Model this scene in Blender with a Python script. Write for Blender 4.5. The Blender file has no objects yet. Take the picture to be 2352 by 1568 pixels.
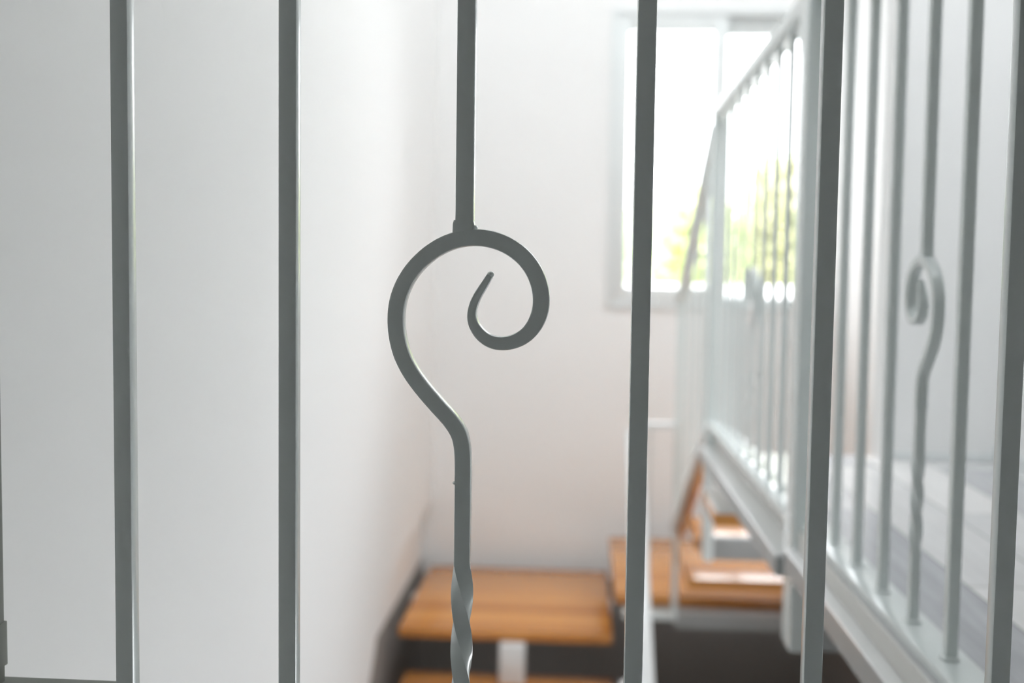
import bpy, bmesh, math, random
from mathutils import Vector, Matrix
random.seed(7)
SC = bpy.context.scene
COL = SC.collection
R = math.radians
EYE = 0.392                                   # camera height above the railing plate (z = 0)

# ------------------------------------------------------------------ materials
def mat(name, col, rough=0.6, spec=0.5, coat=0.0):
    m = bpy.data.materials.new(name); m.use_nodes = True
    b = m.node_tree.nodes['Principled BSDF']
    b.inputs['Base Color'].default_value = (*col, 1)
    b.inputs['Roughness'].default_value = rough
    b.inputs['Specular IOR Level'].default_value = spec
    b.inputs['Coat Weight'].default_value = coat
    b.inputs['Coat Roughness'].default_value = 0.1
    return m

def bump(m, scale, strength, dist=0.001, detail=3):
    nt = m.node_tree; b = nt.nodes['Principled BSDF']
    tc = nt.nodes.new('ShaderNodeTexCoord')
    n = nt.nodes.new('ShaderNodeTexNoise'); n.inputs['Scale'].default_value = scale; n.inputs['Detail'].default_value = detail
    bp = nt.nodes.new('ShaderNodeBump'); bp.inputs['Strength'].default_value = strength; bp.inputs['Distance'].default_value = dist
    nt.links.new(tc.outputs['Object'], n.inputs['Vector'])
    nt.links.new(n.outputs['Fac'], bp.inputs['Height'])
    nt.links.new(bp.outputs['Normal'], b.inputs['Normal'])
    return m

PAINT = bump(mat('grey_green_enamel', (0.78, 0.835, 0.825), 0.24, 0.5, 0.25), 160, 0.12, 0.0006)
PALE = bump(mat('pale_grey_enamel', (0.76, 0.78, 0.78), 0.14, 0.5, 0.1), 120, 0.1, 0.0006)
WALL = bump(mat('white_plaster', (0.86, 0.86, 0.855), 0.85, 0.3), 60, 0.15, 0.001)
CEIL = mat('white_ceiling', (0.85, 0.85, 0.85), 0.9, 0.2)
PVC = mat('white_window_frame', (0.76, 0.79, 0.79), 0.35)
DARK = bump(mat('dark_brown_matte', (0.31, 0.295, 0.28), 0.9, 0.2), 30, 0.2)  # matte dark brown-grey for the lower-storey walls and floor
HALL = mat('hall_plaster', (0.66, 0.66, 0.66), 0.9, 0.2)
WHITE = mat('ledge_glare_white', (0.88, 0.89, 0.89), 0.12, 0.5, 0.3)  # glare on the steel ledges, put into the colour as white
OLIVE = mat('dull_olive_grey_paint', (0.25, 0.26, 0.24), 0.75, 0.25)
STEEL = mat('mid_grey_steel', (0.40, 0.415, 0.415), 0.35)
SCREED = bump(mat('pale_screed_tread_glare', (0.72, 0.71, 0.68), 0.5), 40, 0.2)  # screed edge; also the painted reflection on the uppermost tread
CONCRETE = mat('pale_concrete', (0.8, 0.8, 0.79), 0.9)

def wood_mat():
    m = mat('oiled_teak', (0.5, 0.25, 0.1), 0.22, 0.5, 0.2)
    nt = m.node_tree; L = nt.links; b = nt.nodes['Principled BSDF']
    tc = nt.nodes.new('ShaderNodeTexCoord'); sx = nt.nodes.new('ShaderNodeSeparateXYZ')
    L.new(tc.outputs['Object'], sx.inputs[0])
    mu = nt.nodes.new('ShaderNodeMath'); mu.operation = 'MULTIPLY'; mu.inputs[1].default_value = 15.0
    fl = nt.nodes.new('ShaderNodeMath'); fl.operation = 'FLOOR'
    L.new(sx.outputs['Y'], mu.inputs[0]); L.new(mu.outputs[0], fl.inputs[0])
    wn = nt.nodes.new('ShaderNodeTexWhiteNoise'); wn.noise_dimensions = '1D'
    L.new(fl.outputs[0], wn.inputs['W'])
    mp = nt.nodes.new('ShaderNodeMapping'); mp.inputs['Scale'].default_value = (2.2, 38, 38)
    L.new(tc.outputs['Object'], mp.inputs['Vector'])
    n = nt.nodes.new('ShaderNodeTexNoise'); n.inputs['Scale'].default_value = 1.6; n.inputs['Detail'].default_value = 5
    L.new(mp.outputs[0], n.inputs['Vector'])
    mx = nt.nodes.new('ShaderNodeMath'); mx.operation = 'MULTIPLY_ADD'; mx.inputs[1].default_value = 0.55
    L.new(n.outputs['Fac'], mx.inputs[0])
    m2 = nt.nodes.new('ShaderNodeMath'); m2.operation = 'MULTIPLY'; m2.inputs[1].default_value = 0.45
    L.new(wn.outputs['Value'], m2.inputs[0]); L.new(m2.outputs[0], mx.inputs[2])
    cr = nt.nodes.new('ShaderNodeValToRGB')
    cr.color_ramp.elements[0].position = 0.15; cr.color_ramp.elements[0].color = (0.42, 0.150, 0.036, 1)
    cr.color_ramp.elements[1].position = 0.85; cr.color_ramp.elements[1].color = (0.74, 0.345, 0.095, 1)
    L.new(mx.outputs[0], cr.inputs['Fac']); L.new(cr.outputs['Color'], b.inputs['Base Color'])
    return m
WOOD = wood_mat()

def plank_mat():
    m = mat('grey_plank_floor', (0.5, 0.5, 0.5), 0.16, 0.5)
    nt = m.node_tree; L = nt.links; b = nt.nodes['Principled BSDF']
    tc = nt.nodes.new('ShaderNodeTexCoord')
    mp = nt.nodes.new('ShaderNodeMapping'); mp.inputs['Rotation'].default_value = (0, 0, R(90)); mp.inputs['Location'].default_value = (0.06, 0.0, 0)
    L.new(tc.outputs['Object'], mp.inputs['Vector'])
    br = nt.nodes.new('ShaderNodeTexBrick'); br.inputs['Scale'].default_value = 1.0
    br.inputs['Brick Width'].default_value = 0.9; br.inputs['Row Height'].default_value = 0.13
    br.inputs['Mortar Size'].default_value = 0.0015; br.inputs['Color1'].default_value = (0.42, 0.43, 0.46, 1)
    br.inputs['Color2'].default_value = (0.80, 0.79, 0.78, 1); br.inputs['Mortar'].default_value = (0.2, 0.2, 0.2, 1)
    L.new(mp.outputs[0], br.inputs['Vector'])
    m2 = nt.nodes.new('ShaderNodeMapping'); m2.inputs['Scale'].default_value = (45, 3, 1)
    L.new(tc.outputs['Object'], m2.inputs['Vector'])
    n = nt.nodes.new('ShaderNodeTexNoise'); n.inputs['Scale'].default_value = 1.5; n.inputs['Detail'].default_value = 6
    L.new(m2.outputs[0], n.inputs['Vector'])
    mx = nt.nodes.new('ShaderNodeMixRGB'); mx.blend_type = 'OVERLAY'; mx.inputs['Fac'].default_value = 0.35
    L.new(br.outputs['Color'], mx.inputs[1]); L.new(n.outputs['Fac'], mx.inputs[2])
    L.new(mx.outputs[0], b.inputs['Base Color'])
    return m
PLANK = plank_mat()

def glass_mat():
    m = bpy.data.materials.new('clear_pane'); m.use_nodes = True
    nt = m.node_tree; nt.nodes.clear()
    o = nt.nodes.new('ShaderNodeOutputMaterial'); t = nt.nodes.new('ShaderNodeBsdfTransparent')
    g = nt.nodes.new('ShaderNodeBsdfGlossy'); g.inputs['Roughness'].default_value = 0.02
    f = nt.nodes.new('ShaderNodeFresnel'); f.inputs['IOR'].default_value = 1.3
    x = nt.nodes.new('ShaderNodeMixShader')
    nt.links.new(f.outputs[0], x.inputs[0]); nt.links.new(t.outputs[0], x.inputs[1]); nt.links.new(g.outputs[0], x.inputs[2])
    nt.links.new(x.outputs[0], o.inputs[0])
    return m
GLASS = glass_mat()

def leaf_mat(name, c1, c2):
    m = bpy.data.materials.new(name); m.use_nodes = True
    nt = m.node_tree; b = nt.nodes['Principled BSDF']; o = nt.nodes['Material Output']
    gi = nt.nodes.new('ShaderNodeNewGeometry'); cr = nt.nodes.new('ShaderNodeValToRGB')
    cr.color_ramp.elements[0].color = (*c1, 1); cr.color_ramp.elements[1].color = (*c2, 1)
    nt.links.new(gi.outputs['Random Per Island'], cr.inputs['Fac'])
    nt.links.new(cr.outputs['Color'], b.inputs['Base Color']); b.inputs['Roughness'].default_value = 0.6
    tr = nt.nodes.new('ShaderNodeBsdfTranslucent'); nt.links.new(cr.outputs['Color'], tr.inputs['Color'])
    ad = nt.nodes.new('ShaderNodeMixShader'); ad.inputs[0].default_value = 0.45
    nt.links.new(b.outputs[0], ad.inputs[1]); nt.links.new(tr.outputs[0], ad.inputs[2]); nt.links.new(ad.outputs[0], o.inputs[0])
    return m
LEAF = [leaf_mat('yellow_green_leaves', (0.42, 0.50, 0.16), (0.80, 0.82, 0.48)),
        leaf_mat('olive_leaves', (0.40, 0.42, 0.20), (0.82, 0.78, 0.50)),
        leaf_mat('fresh_green_leaves', (0.40, 0.55, 0.30), (0.76, 0.85, 0.6))]
BARK = mat('tree_bark', (0.2, 0.16, 0.12), 0.9)

# ------------------------------------------------------------------ mesh helpers
def link(name, bm, m, parent=None, smooth=None, loc=None):
    bmesh.ops.recalc_face_normals(bm, faces=bm.faces)
    me = bpy.data.meshes.new(name); bm.to_mesh(me); bm.free()
    me.materials.append(m)
    if smooth is not None:
        for p in me.polygons: p.use_smooth = True
        me.set_sharp_from_angle(angle=R(smooth))
    o = bpy.data.objects.new(name, me); COL.objects.link(o)
    if parent: o.parent = parent
    if loc: o.location = loc
    return o

def empty(name, loc, label, cat, group=None):
    o = bpy.data.objects.new(name, None); COL.objects.link(o); o.location = loc
    o.empty_display_size = 0.1
    o['label'] = label; o['category'] = cat
    if group: o['group'] = group
    return o

def struct(o): o['kind'] = 'structure'; return o

def box(bm, x0, x1, y0, y1, z0, z1, bev=0.0):
    b2 = bmesh.new()
    bmesh.ops.create_cube(b2, size=1)
    for v in b2.verts:
        v.co = Vector(((x0 + x1) / 2 + v.co.x * (x1 - x0), (y0 + y1) / 2 + v.co.y * (y1 - y0), (z0 + z1) / 2 + v.co.z * (z1 - z0)))
    if bev: bmesh.ops.bevel(b2, geom=b2.edges[:], offset=bev, segments=2, affect='EDGES', profile=0.5)
    me = bpy.data.meshes.new('t'); b2.to_mesh(me); b2.free(); bm.from_mesh(me); bpy.data.meshes.remove(me)
    return bm

def nb(*a, **k): return box(bmesh.new(), *a, **k)

def section(w, t, r):
    """rounded rectangle, w along the first axis, t along the second"""
    pts = []
    for cx, cy, a0 in ((1, 1, 0), (-1, 1, 90), (-1, -1, 180), (1, -1, 270)):
        for k in range(3):
            a = R(a0 + 45 * k)
            pts.append((cx * (w / 2 - r) + r * math.cos(a), cy * (t / 2 - r) + r * math.sin(a)))
    return pts

def loft(bm, rings, cap=True):
    vs = [[bm.verts.new(p) for p in ring] for ring in rings]
    n = len(vs[0])
    for a, b in zip(vs, vs[1:]):
        for i in range(n):
            bm.faces.new((a[i], a[(i + 1) % n], b[(i + 1) % n], b[i]))
    if cap:
        bm.faces.new(vs[0][::-1]); bm.faces.new(vs[-1])
    return bm

def bar(bm, x, y, z0, z1, w=0.0122, r=0.0009, t=None):
    s = section(w, t or w, r)
    return loft(bm, [[(x + a, y + b, z) for a, b in s] for z in (z0, z1)])

def beam(bm, p, q, w, h, r=0.002):
    """straight bar from p to q: w wide sideways, h high"""
    p, q = Vector(p), Vector(q); d = (q - p).normalized()
    side = d.cross(Vector((0, 0, 1))).normalized(); up = side.cross(d)
    s = section(w, h, r)
    return loft(bm, [[c + side * a + up * b for a, b in s] for c in (p, q)])

def prism_yz(bm, prof, x0, x1):
    a = [bm.verts.new((x0, y, z)) for y, z in prof]; b = [bm.verts.new((x1, y, z)) for y, z in prof]
    n = len(a)
    for i in range(n): bm.faces.new((a[i], a[(i + 1) % n], b[(i + 1) % n], b[i]))
    bm.faces.new(a[::-1]); bm.faces.new(b)
    return bm

# ------------------------------------------------------------------ scroll baluster (local: x across, y depth, z up, at the bar's foot)
SCROLL = [(.0008, .2450, .0108), (.0008, .2640, .0108), (.0004, .2770, .0108), (-.0014, .2862, .0108),
 (-.0074, .2942, .0106), (-.0163, .3030, .0106), (-.0272, .3153, .0106), (-.0361, .3263, .0107), (-.0420, .3379, .0106),
 (-.0451, .3490, .0107), (-.0464, .3626, .0106), (-.0455, .3733, .0107), (-.0419, .3849, .0105), (-.0359, .3951, .0104),
 (-.0279, .4036, .0104), (-.0188, .4105, .0106), (-.0101, .4150, .0107), (.0010, .4177, .0110), (.0097, .4180, .0110),
 (.0183, .4169, .0113), (.0294, .4134, .0113), (.0391, .4064, .0110), (.0460, .3982, .0110), (.0502, .3894, .0111),
 (.0525, .3791, .0111), (.0521, .3700, .0111), (.0490, .3605, .0107), (.0433, .3533, .0100), (.0361, .3485, .0094),
 (.0260, .3463, .0089), (.0178, .3477, .0086), (.0107, .3527, .0077), (.0060, .3601, .0065), (.0052, .3654, .0058),
 (.0059, .3717, .0055), (.0087, .3787, .0053), (.0123, .3840, .0049), (.0151, .3886, .0046), (.0171, .3922, .0042)]

def catmull(pts, sub):
    out = []
    n = len(pts)
    for i in range(n - 1):
        p0, p1, p2, p3 = pts[max(i - 1, 0)], pts[i], pts[i + 1], pts[min(i + 2, n - 1)]
        for k in range(sub):
            t = k / sub
            out.append(tuple(0.5 * ((2 * b) + (-a + c) * t + (2 * a - 5 * b + 4 * c - d) * t * t + (-a + 3 * b - 3 * c + d) * t ** 3)
                             for a, b, c, d in zip(p0, p1, p2, p3)))
    out.append(pts[-1])
    return out

def scroll_mesh():
    pts = [SCROLL[0]] + [tuple((a + 2 * b + c) / 4 for a, b, c in zip(*SCROLL[i - 1:i + 2])) for i in range(1, len(SCROLL) - 1)] + [SCROLL[-1]]
    path = catmull(pts, 5)
    rings = []
    for i, (x, z, w) in enumerate(path):
        a = path[max(i - 1, 0)]; b = path[min(i + 1, len(path) - 1)]
        tx, tz = b[0] - a[0], b[1] - a[1]; l = math.hypot(tx, tz); tx /= l; tz /= l
        nx, nz = tz, -tx
        f = i / (len(path) - 1)
        th = 0.0122 if f < 0.86 else 0.0122 - 0.004 * (f - 0.86) / 0.14
        rings.append([(x + nx * u, v, z + nz * u) for u, v in section(w, th, min(0.0009, w * 0.25))])
    bm = bmesh.new(); loft(bm, rings)
    # rounded weld at the curl's tip
    m = Matrix.Translation((0.0176, 0, 0.3932)) @ Matrix.Diagonal((0.0024, 0.0036, 0.0022, 1))
    bmesh.ops.create_uvsphere(bm, u_segments=12, v_segments=8, radius=1, matrix=m)
    return bm

def weld_collar():
    bm = bmesh.new()
    return loft(bm, [[(x * s - 0.0006, y, z) for x, y in section(0.0142, 0.0118, 0.001)] for z, s in ((0.4205, 1.02), (0.4268, 1.0), (0.4290, 0.9))])

def weld_bead(c, r):
    bm = bmesh.new()
    bmesh.ops.create_uvsphere(bm, u_segments=12, v_segments=8, radius=1, matrix=Matrix.Translation(c) @ Matrix.Diagonal((*r, 1)))
    return bm

def lower_mesh(ztop, twist_top=0.1985, quarter=0.0398, n=3):
    """straight neck, twisted length and straight foot"""
    zb = twist_top - quarter * n
    zs = [ztop, twist_top + 0.001]
    k = 72
    zs += [twist_top - (twist_top - zb) * i / k for i in range(k + 1)]
    zs += [zb - 0.001, 0.0]
    rings = []
    for z in zs:
        t = min(max((twist_top - z) / (twist_top - zb), 0), 1)
        # eased start and end, constant pitch between
        e = 0.03
        tt = t * t / (2 * e) / (1 - e) if t < e else ((t - e / 2) / (1 - e) if t < 1 - e else 1 - (1 - t) ** 2 / (2 * e) / (1 - e))
        a = tt * n * math.pi / 2
        w = 0.0112 if 0 < t < 1 else 0.0108
        c, s = math.cos(a), math.sin(a)
        rings.append([(x * c - y * s + 0.0008, x * s + y * c, z) for x, y in section(w, w, 0.0007)])
    return loft(bmesh.new(), rings)

SCROLL_ME = []
def scroll_baluster(parent, loc, rotz, z0=0.0, ztop=0.834):
    if not SCROLL_ME:
        o = link('scroll_baluster', lower_mesh(0.2455), PAINT, None, 28)
        s = link('scroll', scroll_mesh(), PAINT, o, 40)
        u = link('upper_bar', bar(bmesh.new(), 0.0, 0, 0.42, ztop, 0.0119), PAINT, o, 30)
        w = link('weld_collar', weld_collar(), PAINT, o, 50)
        w2 = link('weld_bead', weld_bead((0.0064, 0, 0.4243), (0.0022, 0.0052, 0.0020)), PAINT, o, 50)
        w3 = link('weld_bead', weld_bead((-0.0042, -0.0045, 0.2522), (0.0019, 0.0022, 0.0013)), PAINT, o, 50)
        SCROLL_ME.extend([o, s, u, w, w2, w3])
    else:
        o = SCROLL_ME[0].copy(); COL.objects.link(o)
        for c in SCROLL_ME[1:]:
            d = c.copy(); COL.objects.link(d); d.parent = o
    o.parent = parent; o.location = loc; o.rotation_euler = (0, 0, rotz)
    return o

FOOT_ME = []
def baluster(parent, x, y, z0, z1, w=0.0122, foot=True, m=PAINT):
    o = link('baluster', bar(bmesh.new(), 0, 0, 0, z1 - z0, w), m, parent, 30, (x, y, z0))
    if foot: add_foot(o, (0, 0, 0))
    return o
def add_foot(o, loc):
    if not FOOT_ME:
        bm = bmesh.new()
        loft(bm, [[(a * k, b * k, z) for a, b in section(0.0175, 0.0175, 0.003)] for z, k in ((0, 1.0), (0.0022, 0.97), (0.0045, 0.74))])
        f = link('foot', bm, PAINT, o, 60); FOOT_ME.append(f)
    else:
        f = FOOT_ME[0].copy(); COL.objects.link(f); f.parent = o
    f.location = loc

# ================================================================== FOREGROUND BALUSTRADE
FY = 0.7001
fb = empty('balustrade', (0, FY, 0), 'foreground grey metal balustrade seen sharp, with one large scroll bar in the middle', 'railing')
for bx in (-0.314, -0.1985, 0.0392, 0.1584, 0.2800):
    o = baluster(fb, bx, 0, 0, 0.834, 0.0122)
scroll_baluster(fb, (-0.0790, 0, 0), 0.0)
add_foot(SCROLL_ME[0], (0, 0, 0))
link('top_rail', nb(-0.62, 0.40, -0.02, 0.02, 0.834, 0.864, bev=0.003), PAINT, fb, 40)
link('bottom_plate', nb(-0.325, 0.415, -0.023, 0.023, -0.012, 0.0, bev=0.001), PAINT, fb, 40)
o = link('end_baluster', bar(bmesh.new(), 0, 0, 0.098, 0.834), OLIVE, fb, 30, (-0.4130, 0, 0))
link('collar', bar(bmesh.new(), 0, 0, 0.1105, 0.1415, 0.0152, 0.0012), OLIVE, o, 30)
bm = nb(-0.63, -0.3165, -0.012, 0.014, 0.082, 0.0985, bev=0.001)
loft(bm, [[(-0.3185 + i * 0.002 + a, -0.0125 + b, 0.0945 + i * 0.0026) for a, b in section(0.003, 0.002, 0.0005)] for i in range(3)])
link('short_rail', bm, OLIVE, fb, 40)

# ================================================================== LANDING BALUSTRADE (floor edge on the right)
lb = empty('balustrade', (0.37, 1.73, 0), 'grey metal balustrade running along the edge of the grey plank floor, at right', 'railing')
def rel(x, y): return x - 0.37, y - 1.73
sx = lambda y: 0.3835 + 0.0125 * (1.567 - y)
for i, by in enumerate((0.861, 0.978, 1.095, 1.214, 1.332, 1.450, 1.567)):
    x, y = rel(sx(by), by)
    if i == 3:
        s = scroll_baluster(lb, (x, y, 0), R(90)); add_foot(s, (0, 0, 0))
    else: baluster(lb, x, y, 0, 0.834)
for i, by in enumerate((1.83, 1.947, 2.067, 2.187, 2.307, 2.43, 2.55, 2.67, 2.79)):
    x, y = rel(0.372, by)
    if i == 4:
        s = scroll_baluster(lb, (x, y, 0), R(90)); add_foot(s, (0, 0, 0))
    else: baluster(lb, x, y, 0, 0.834)
x, y = rel(0, 0)
link('post', nb(0.346 + x, 0.391 + x, 1.690 + y, 1.760 + y, -0.212, 0.834, bev=0.004), PAINT, lb, 40)
link('post', nb(0.350 + x, 0.378 + x, 2.905 + y, 2.960 + y, -0.395, 0.838, bev=0.003), PAINT, lb, 40)
link('top_rail', beam(bmesh.new(), (0.398 + x, 0.722 + y, 0.849), (0.3725 + x, 1.72 + y, 0.849), 0.042, 0.030, 0.003), PAINT, lb, 40)
link('top_rail', beam(bmesh.new(), (0.3725 + x, 1.72 + y, 0.849), (0.370 + x, 2.96 + y, 0.849), 0.040, 0.030, 0.003), PAINT, lb, 40)
link('bottom_plate', beam(bmesh.new(), (0.3945 + x, 0.726 + y, -0.006), (0.3815 + x, 1.70 + y, -0.006), 0.046, 0.012, 0.001), PAINT, lb, 40)
link('bottom_plate', beam(bmesh.new(), (0.375 + x, 1.75 + y, -0.006), (0.372 + x, 2.92 + y, -0.006), 0.046, 0.012, 0.001), PAINT, lb, 40)

# ================================================================== STAIR BALUSTRADE (sloping, beside the upper flight)
sb = empty('balustrade', (0.345, 2.93, 0), 'pale metal balustrade sloping steeply down from the far corner post in front of the window', 'railing')
def P(x, y, z): return (x - 0.345, y - 2.93, z)
T0, T1 = (0.366, 2.974, 0.813), (0.327, 3.48, 0.318)
B0, B1 = (0.361, 2.974, -0.037), (0.324, 3.48, -0.44)
link('handrail', beam(bmesh.new(), P(*T0), P(*T1), 0.036, 0.028, 0.003), PAINT, sb, 40)
link('bottom_rail', beam(bmesh.new(), P(*B0), P(*B1), 0.026, 0.022, 0.003), PALE, sb, 40)
for k in range(4):
    t = (0.10 + 0.115 * k) / 0.512
    x = B0[0] + (B1[0] - B0[0]) * t + 0.002; yy = 2.968 + 0.512 * t
    zb = B0[2] + (B1[2] - B0[2]) * t; zt = T0[2] + (T1[2] - T0[2]) * t
    a = P(x, yy, 0)
    baluster(sb, a[0], a[1], zb, zt - 0.004, 0.011, foot=False)
a = P(0.327, 3.475, 0)
link('newel_post', nb(a[0] - 0.010, a[0] + 0.010, a[1] - 0.011, a[1] + 0.011, -0.752, 0.325, bev=0.002), PAINT, sb, 40)
w = link('wood_strip', beam(bmesh.new(), P(0.372, 2.99, -0.070), P(0.343, 3.46, -0.452), 0.015, 0.038, 0.002), WOOD, sb, 40)
w['label'] = 'brown wooden strip under the sloping bottom rail'

# ================================================================== UPPER FLIGHT with its quarter landing
uf = empty('staircase', (0.6, 3.0, -0.75), 'upper flight of pale wooden treads under the balustrade, going down to the right half landing', 'stairs')
def Q(x0, x1, y0, y1, z0, z1): return (x0 - 0.6, x1 - 0.6, y0 - 3.0, y1 - 3.0, z0 + 0.75, z1 + 0.75)
for x0, y0, y1, zt in ((0.328, 2.51, 2.80, -0.17), (0.337, 2.99, 3.27, -0.35), (0.343, 3.20, 3.60, -0.53)):
    tr = link('tread', nb(*Q(x0, 1.04, y0, y1, zt - 0.032, zt), bev=0.004), WOOD, uf, 40)
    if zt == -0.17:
        tt = link('tread_glare', nb(*Q(x0 + 0.004, 1.035, y0 + 0.002, y1 - 0.004, zt - 0.001, zt + 0.004), bev=0.001), SCREED, tr, 40)  # added pale sheet: window reflection on the wood put into colour
        tt['label'] = 'pale sheet standing in for reflected light on the uppermost tread'
link('landing_board', nb(*Q(0.133, 1.04, 3.58, 4.38, -0.736, -0.70), bev=0.004), WOOD, uf, 40)
link('fascia', nb(*Q(0.362, 1.04, 2.9615, 2.9885, -0.405, -0.338), bev=0.003), STEEL, uf, 40)
link('landing_beam', nb(*Q(0.335, 1.04, 3.505, 3.60, -0.790, -0.7365), bev=0.003), STEEL, uf, 40)
link('landing_bracket', nb(*Q(0.16, 0.335, 3.52, 3.58, -0.770, -0.745), bev=0.003), PAINT, uf, 40)
link('stringer', beam(bmesh.new(), (1.02 - 0.6, 2.47 - 3.0, -0.18 + 0.75), (1.02 - 0.6, 3.62 - 3.0, -0.66 + 0.75), 0.02, 0.12), PAINT, uf, 40)

# ================================================================== LOWER FLIGHT with the left landing
lf = empty('staircase', (-0.25, 3.6, -2.5), 'lower flight of orange brown wooden treads on a steel spine beside the left wall', 'stairs')
def S(x0, x1, y0, y1, z0, z1): return (x0 + 0.25, x1 + 0.25, y0 - 3.6, y1 - 3.6, z0 + 2.5, z1 + 2.5)
link('landing_board', nb(*S(-0.636, 0.130, 3.645, 4.46, -0.905, -0.87), bev=0.004), WOOD, lf, 40)
for k in range(6):
    zt = -1.045 - 0.172 * k; y1 = 3.70 - 0.225 * k
    link('tread', nb(*S(-0.615, 0.135, y1 - 0.30, y1, zt - 0.034, zt), bev=0.004), WOOD, lf, 40)
    link('bracket', nb(*S(-0.268, -0.178, y1 - 0.10, y1 - 0.05, zt - 0.001, zt + 0.139), bev=0.002), PALE, lf, 40)
link('spine', beam(bmesh.new(), (-0.223 + 0.25, 3.62 - 3.6, -1.145 + 2.5), (-0.223 + 0.25, 2.25 - 3.6, -2.19 + 2.5), 0.09, 0.09), PALE, lf, 40)
link('landing_beam', nb(*S(-0.668, 0.15, 4.13, 4.20, -0.955, -0.906), bev=0.003), PALE, lf, 40)

# ================================================================== LOWER BALUSTRADE
wb = empty('balustrade', (0.19, 3.46, -0.87), 'pale handrail with a short level end, descending toward the camera beside the lower flight', 'railing')
def W(x, y, z): return (x - 0.19, y - 3.46, z + 0.87)
link('level_rail', beam(bmesh.new(), W(0.185, 3.455, -0.091), W(0.3165, 3.455, -0.091), 0.03, 0.018, 0.002), PALE, wb, 40)
a = W(0.192, 3.455, 0)
link('corner_post', nb(a[0] - 0.008, a[0] + 0.008, a[1] - 0.008, a[1] + 0.008, -0.87 + 0.87 - 0.14, -0.09 + 0.87, bev=0.001), PALE, wb, 40)
sl = math.tan(R(38))
link('handrail', beam(bmesh.new(), W(0.180, 3.43, -0.11), W(0.182, 1.75, -0.11 - 1.68 * sl), 0.056, 0.022, 0.004), PALE, wb, 40)
for bx in (0.236,):
    a = W(bx, 3.455, 0)
    link('baluster', bar(bmesh.new(), a[0], a[1], 0.125, -0.10 + 0.87, 0.009), PALE, wb, 30)
link('stringer', beam(bmesh.new(), W(0.172, 3.40, -0.96), W(0.172, 1.75, -0.96 - 1.65 * sl), 0.05, 0.09), PALE, wb, 40)
for k in range(10):
    by = 3.30 - 0.15 * k; a = W(0.176, by, 0); zr = -0.11 - (3.43 - by) * sl + 0.87
    link('baluster', bar(bmesh.new(), a[0], a[1], zr - 0.80, zr - 0.006, 0.011), PALE, wb, 30)

# ================================================================== SETTING
XL, YB, XR, XS = -0.642, 4.55, 0.945, 1.05
ZC, ZD, ZT, YC = 3.3, -2.62, 4.2, 2.45
# left wall: white, its lower edge stepping down beside the flight
prof = [(-2.5, ZC + 0.05), (YC, ZC + 0.05), (YC, ZT), (YB, ZT), (YB, -0.595), (3.91, -0.618), (3.57, -0.665), (3.29, -0.768), (3.17, -0.886), (2.80, -1.25), (1.6, ZD), (-2.5, ZD)]
struct(link('wall_left', prism_yz(bmesh.new(), prof, XL - 0.045, XL), WALL))
struct(link('wall_left_recess', nb(XL - 0.12, XL - 0.045, 1.4, YB + 0.1, -0.86, -0.45), WALL))
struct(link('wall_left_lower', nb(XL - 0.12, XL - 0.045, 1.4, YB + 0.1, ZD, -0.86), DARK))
# back wall with the window opening
WX0, WX1, WZ0, WZ1 = 0.107, 1.012, 0.262, 1.537
bm = bmesh.new()
for x0, x1, z0, z1 in ((XL - 0.12, WX0, -0.93, ZT), (WX1, XS + 0.1, -0.93, ZT), (WX0, WX1, -0.93, WZ0), (WX0, WX1, WZ1, ZT)):
    box(bm, x0, x1, YB, YB + 0.16, z0, z1)
bmesh.ops.remove_doubles(bm, verts=bm.verts, dist=1e-5)
struct(link('wall_back', bm, WALL))
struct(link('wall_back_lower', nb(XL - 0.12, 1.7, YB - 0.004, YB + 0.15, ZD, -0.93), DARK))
struct(link('wall_stair', nb(XS, XS + 0.1, 2.50, YB, -0.93, ZT), WALL))
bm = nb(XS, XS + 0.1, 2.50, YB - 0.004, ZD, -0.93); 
LY0, LY1, LZ0, LZ1 = 1.60, 2.44, -1.45, -0.40          # unseen window added under the floor to brighten the lower left wall
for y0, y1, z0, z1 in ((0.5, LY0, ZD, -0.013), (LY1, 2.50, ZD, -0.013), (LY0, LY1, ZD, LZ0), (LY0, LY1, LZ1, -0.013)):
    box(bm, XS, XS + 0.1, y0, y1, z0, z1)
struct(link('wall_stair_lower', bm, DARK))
bm = bmesh.new()
for y0, y1, z0, z1 in ((LY0, LY0 + 0.04, LZ0, LZ1), (LY1 - 0.04, LY1, LZ0, LZ1), (LY0 + 0.04, LY1 - 0.04, LZ0, LZ0 + 0.04), (LY0 + 0.04, LY1 - 0.04, LZ1 - 0.04, LZ1)):
    box(bm, XS + 0.02, XS + 0.08, y0, y1, z0, z1)
struct(link('window_added_lower', bm, PVC))  # frame of the added lower-storey window
struct(link('wall_end', nb(0.689, XS + 0.1, 2.42, 2.50, -0.012, ZT), WALL))
struct(link('wall_right', nb(XR, XR + 0.1, -2.5, 2.42, -0.3, ZC + 0.05), WALL))
struct(link('wall_shade_bulkhead', nb(XL - 0.045, XS + 0.1, YC - 0.08, YC, 1.9, ZT), WALL))  # unseen bulkhead shaped to keep stairwell light off the near left wall
struct(link('wall_front', nb(XL - 0.045, XR + 0.1, -2.6, -2.5, -0.3, ZC), HALL))
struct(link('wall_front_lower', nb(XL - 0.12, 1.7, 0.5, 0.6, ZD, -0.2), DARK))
struct(link('floor_lower', nb(XL - 0.12, 1.7, 0.5, YB + 0.1, ZD - 0.1, ZD), DARK))
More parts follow.
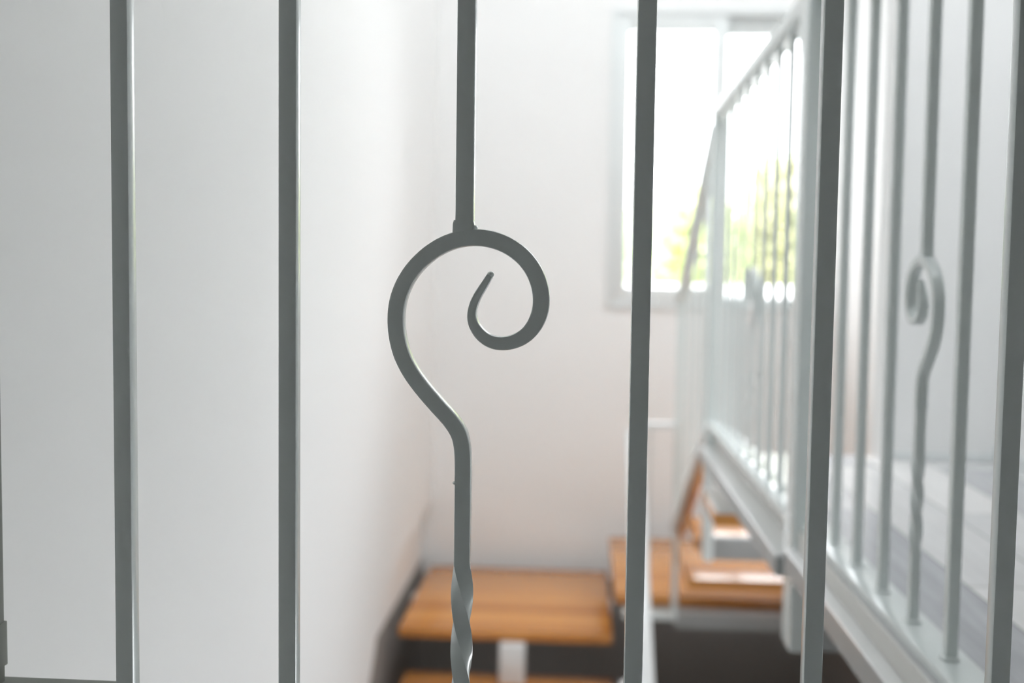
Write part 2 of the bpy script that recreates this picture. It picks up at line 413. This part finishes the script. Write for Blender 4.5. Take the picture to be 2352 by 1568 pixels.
# upper floor: hall slab and the strip beside the stairwell
bm = nb(XL, XS, -2.5, 0.735, -0.2, -0.012)
box(bm, 0.360, XS, 0.735, 1.70, -0.077, -0.012)
box(bm, 0.383, XS, 1.70, 2.46, -0.077, -0.012)
box(bm, 0.383, 0.42, 2.46, 2.90, -0.077, -0.012)
struct(link('floor', bm, PLANK))
struct(link('trim_1', nb(0.3345, 0.357, 0.735, 1.70, -0.045, -0.040, bev=0.001), WHITE))  # flange top of the same steel as its web, whitened for glare
struct(link('trim_2', nb(0.3310, 0.380, 1.755, 2.91, -0.072, -0.066, bev=0.001), WHITE))
struct(link('trim_5', nb(0.3360, 0.357, 0.735, 1.70, -0.079, -0.045), STEEL))  # webs of that ledge steel, their side shade put into a darker grey
struct(link('trim_6', nb(0.3325, 0.380, 1.755, 2.91, -0.104, -0.072), STEEL))
struct(link('trim_3', nb(0.3555, 0.362, 0.735, 1.70, -0.040, -0.0122), SCREED))
struct(link('trim_4', nb(0.3785, 0.386, 1.755, 2.91, -0.066, -0.0122), SCREED))
cb = link('floor_beam', nb(0.392, 0.94, 1.700, 1.755, -0.212, -0.078, bev=0.004), STEEL, None, 40)
cb['label'] = 'grey steel beam running under the plank floor from the thick near post'; cb['category'] = 'beam'
# baseboards
struct(link('baseboard_right', nb(XR - 0.009, XR, -2.4, 2.42, -0.012, 0.024, bev=0.002), PVC))
struct(link('baseboard_end', nb(0.689, XR - 0.009, 2.411, 2.42, -0.012, 0.006, bev=0.002), PVC))
# hall ceiling, added clerestory, and the taller roof with an added unseen rooflight
def holed(bm, X0, X1, Y0, Y1, hx0, hx1, hy0, hy1, z0, z1):
    box(bm, X0, X1, Y0, hy0, z0, z1); box(bm, X0, X1, hy1, Y1, z0, z1)
    box(bm, X0, hx0, hy0, hy1, z0, z1); box(bm, hx1, X1, hy0, hy1, z0, z1)
    return bm
HX0, HX1, HY0, HZ0, HZ1 = 0.25, 1.03, 0.90, 1.77, 3.24          # added unseen clerestory, aimed to brighten the back and end walls
KX0, KX1, KY0, KY1 = -0.62, 1.04, 2.50, 3.14  # rooflight opening added out of view to light the stairwell
bm = nb(XL - 0.1, XS + 0.1, -2.6, HY0, 1.68, 1.75); box(bm, XL - 0.1, XS + 0.1, HY0 - 0.06, YC - 0.08, ZC, ZC + 0.1)
struct(link('ceiling', bm, CEIL))
bm = bmesh.new()
for x0, x1, z0, z1 in ((XL - 0.1, HX0, 1.75, ZC), (HX1, XS + 0.1, 1.75, ZC), (HX0, HX1, 1.75, HZ0), (HX0, HX1, HZ1, ZC)):
    box(bm, x0, x1, HY0 - 0.06, HY0, z0, z1)
struct(link('wall_added_clerestory', bm, WALL))  # unseen wall added to hold the clerestory opening
bm = bmesh.new()
for x0, x1, z0, z1 in ((HX0, HX0 + 0.04, HZ0, HZ1), (HX1 - 0.04, HX1, HZ0, HZ1), (HX0 + 0.04, HX1 - 0.04, HZ0, HZ0 + 0.04), (HX0 + 0.04, HX1 - 0.04, HZ1 - 0.04, HZ1)):
    box(bm, x0, x1, HY0 - 0.05, HY0 - 0.01, z0, z1)
struct(link('window_added_clerestory', bm, PVC))  # frame of the added clerestory
struct(link('ceiling', holed(bmesh.new(), XL - 0.1, XS + 0.1, YC - 0.1, YB + 0.16, KX0, KX1, KY0, KY1, ZT, ZT + 0.12), CEIL))
bm = holed(bmesh.new(), KX0 - 0.05, KX1 + 0.05, KY0 - 0.05, KY1 + 0.05, KX0 + 0.02, KX1 - 0.02, KY0 + 0.02, KY1 - 0.02, ZT + 0.12, ZT + 0.17)
struct(link('window_added_roof', bm, PVC))  # frame of the added rooflight

# window: outer frame, two sliding sashes, panes
def frame(bm, X0, X1, Z0, Z1, wl, wr, wb_, wt, y0, y1, bev=0.004):
    box(bm, X0, X0 + wl, y0, y1, Z0, Z1, bev); box(bm, X1 - wr, X1, y0, y1, Z0, Z1, bev)
    box(bm, X0 + wl, X1 - wr, y0, y1, Z0, Z0 + wb_, bev); box(bm, X0 + wl, X1 - wr, y0, y1, Z1 - wt, Z1, bev)
bm = bmesh.new(); frame(bm, WX0, WX1, WZ0, WZ1, 0.022, 0.022, 0.022, 0.030, YB - 0.012, YB + 0.12)
win = struct(link('window_1', bm, PVC, None, 40))
bm = bmesh.new(); frame(bm, WX0 + 0.022, 0.600, WZ0 + 0.022, WZ1 - 0.03, 0.057, 0.060, 0.072, 0.066, YB - 0.006, YB + 0.030)
s1 = link('sash', bm, PVC, win, 40)
link('pane', nb(0.18, 0.55, YB + 0.010, YB + 0.014, 0.35, 1.446), GLASS, s1)
bm = bmesh.new(); frame(bm, 0.545, WX1 - 0.022, WZ0 + 0.022, WZ1 - 0.03, 0.055, 0.040, 0.032, 0.075, YB + 0.034, YB + 0.070)
s2 = link('sash', bm, PVC, win, 40)
link('pane', nb(0.595, 0.955, YB + 0.050, YB + 0.054, 0.31, 1.438), GLASS, s2)

# ================================================================== OUTSIDE
gw = link('garden_wall', nb(-2.5, 6.5, 8.0, 8.2, ZD, 0.345, bev=0.01), CONCRETE)
gw['label'] = 'low white garden wall outside, below the trees'; gw['category'] = 'wall'
struct(link('ground', nb(-12, 18, YB + 0.3, 30, ZD - 0.2, ZD), CONCRETE))
def tree(x, y, zc, rx, rz, lm, label, n=4600):
    t = empty('tree', (x, y, ZD), label, 'tree')
    bm = bmesh.new(); rnd = random.Random(int(x * 100 + y * 7))
    lob = [(rnd.uniform(-.55, .55), rnd.uniform(-.5, .5), rnd.uniform(-.5, .75), rnd.uniform(.35, .6)) for _ in range(9)]
    lob.append((0, 0, -0.2, 0.8))
    for _ in range(n):
        a, b, c, r = rnd.choice(lob)
        d = Vector((rnd.gauss(0, 1), rnd.gauss(0, 1), rnd.gauss(0, 1))).normalized() * (r * rnd.uniform(.7, 1.0))
        p = Vector(((a + d.x) * rx, (b + d.y) * rx, zc - ZD + (c + d.z) * rz))
        u = Vector((rnd.gauss(0, 1), rnd.gauss(0, 1), rnd.gauss(0, .6))).normalized(); v = u.orthogonal().normalized()
        s = rnd.uniform(.05, .10)
        q = [p - u * s, p - v * s * .45 - u * s * .1, p + u * s, p + v * s * .45 - u * s * .1]
        bm.faces.new([bm.verts.new(k) for k in q])
    me = bpy.data.meshes.new('crown'); bm.to_mesh(me); bm.free(); me.materials.append(lm)
    c = bpy.data.objects.new('crown', me); COL.objects.link(c); c.parent = t
    bm = bmesh.new(); H = zc - ZD
    rings = []
    for i in range(7):
        f = i / 6; rr = 0.09 - 0.05 * f
        rings.append([(rr * math.cos(R(45 * k)) + 0.08 * math.sin(3 * f), rr * math.sin(R(45 * k)), H * f) for k in range(8)])
    loft(bm, rings); link('trunk', bm, BARK, t, 60)
    return t
tree(0.15, 10.0, 0.30, 0.42, 0.75, LEAF[2], 'fresh green tree outside, behind the left edge of the window')
tree(1.15, 10.2, 0.38, 0.48, 0.80, LEAF[0], 'yellow green tree outside in the middle of the left pane')
tree(2.15, 10.4, 0.90, 0.48, 1.05, LEAF[1], 'olive tree outside, seen through the far balusters')
tree(3.15, 10.2, 0.95, 0.48, 1.05, LEAF[0], 'tall yellow green tree outside, rightmost behind the right pane')
tree(0.75, 12.6, 0.45, 0.70, 0.85, LEAF[2], 'pale green tree outside, set back behind the left pane')
tree(2.45, 12.8, 0.95, 0.85, 1.10, LEAF[0], 'broad yellowish tree outside, set back behind the right pane')

# ================================================================== LIGHT
w = bpy.data.worlds.new('overcast_sky'); SC.world = w; w.use_nodes = True
nt = w.node_tree; bg = nt.nodes['Background']; bg.inputs['Color'].default_value = (0.94, 0.975, 1.0, 1)
tc = nt.nodes.new('ShaderNodeTexCoord'); sx = nt.nodes.new('ShaderNodeSeparateXYZ'); mr = nt.nodes.new('ShaderNodeMapRange')
nt.links.new(tc.outputs['Generated'], sx.inputs[0]); nt.links.new(sx.outputs['Z'], mr.inputs['Value'])
mr.inputs['From Min'].default_value = 0.0; mr.inputs['From Max'].default_value = 1.0
mr.inputs['To Min'].default_value = 4.6; mr.inputs['To Max'].default_value = 17.6          # overcast: brightest overhead
nt.links.new(mr.outputs['Result'], bg.inputs['Strength'])
def portal(name, loc, rot, sx_, sy_):
    l = bpy.data.lights.new(name, 'AREA'); l.shape = 'RECTANGLE'; l.size = sx_; l.size_y = sy_
    l.cycles.is_portal = True
    o = bpy.data.objects.new(name, l); COL.objects.link(o); o.location = loc; o.rotation_euler = rot
portal('window_daylight', ((WX0 + WX1) / 2, YB + 0.15, (WZ0 + WZ1) / 2), (R(-90), 0, 0), WX1 - WX0, WZ1 - WZ0)
portal('lower_window_fill', (XS + 0.1, (LY0 + LY1) / 2, (LZ0 + LZ1) / 2), (0, R(90), 0), LZ1 - LZ0, LY1 - LY0)  # sky portal for the added lower-storey window
portal('clerestory_fill', ((HX0 + HX1) / 2, HY0 - 0.06, (HZ0 + HZ1) / 2), (R(90), 0, 0), HX1 - HX0, HZ1 - HZ0)  # sky portal for the added clerestory
portal('rooflight_fill', ((KX0 + KX1) / 2, (KY0 + KY1) / 2, ZT + 0.13), (0, 0, 0), KX1 - KX0, KY1 - KY0)  # sky portal for the added rooflight

# ================================================================== CAMERA
cd = bpy.data.cameras.new('camera'); cam = bpy.data.objects.new('camera', cd); COL.objects.link(cam)
cd.sensor_width = 36; cd.lens = 36 * 2400 / 2352; cd.clip_start = 0.02; cd.clip_end = 200
cam.matrix_world = Matrix.Translation((0, 0, EYE)) @ Matrix.Rotation(R(3.79), 4, 'Z') @ Matrix.Rotation(R(90 - 3.55), 4, 'X') @ Matrix.Rotation(R(0.8), 4, 'Z')
cd.dof.use_dof = True; cd.dof.focus_distance = 0.695; cd.dof.aperture_fstop = 4.0
SC.camera = cam
SC.view_settings.view_transform = 'Standard'; SC.view_settings.look = 'None'; SC.view_settings.gamma = 1.0
SC.view_settings.use_curve_mapping = False; SC.view_settings.exposure = 0.09
SC.cycles.max_bounces = 10; SC.cycles.diffuse_bounces = 7; SC.cycles.transparent_max_bounces = 12
SC.cycles.use_denoising = True
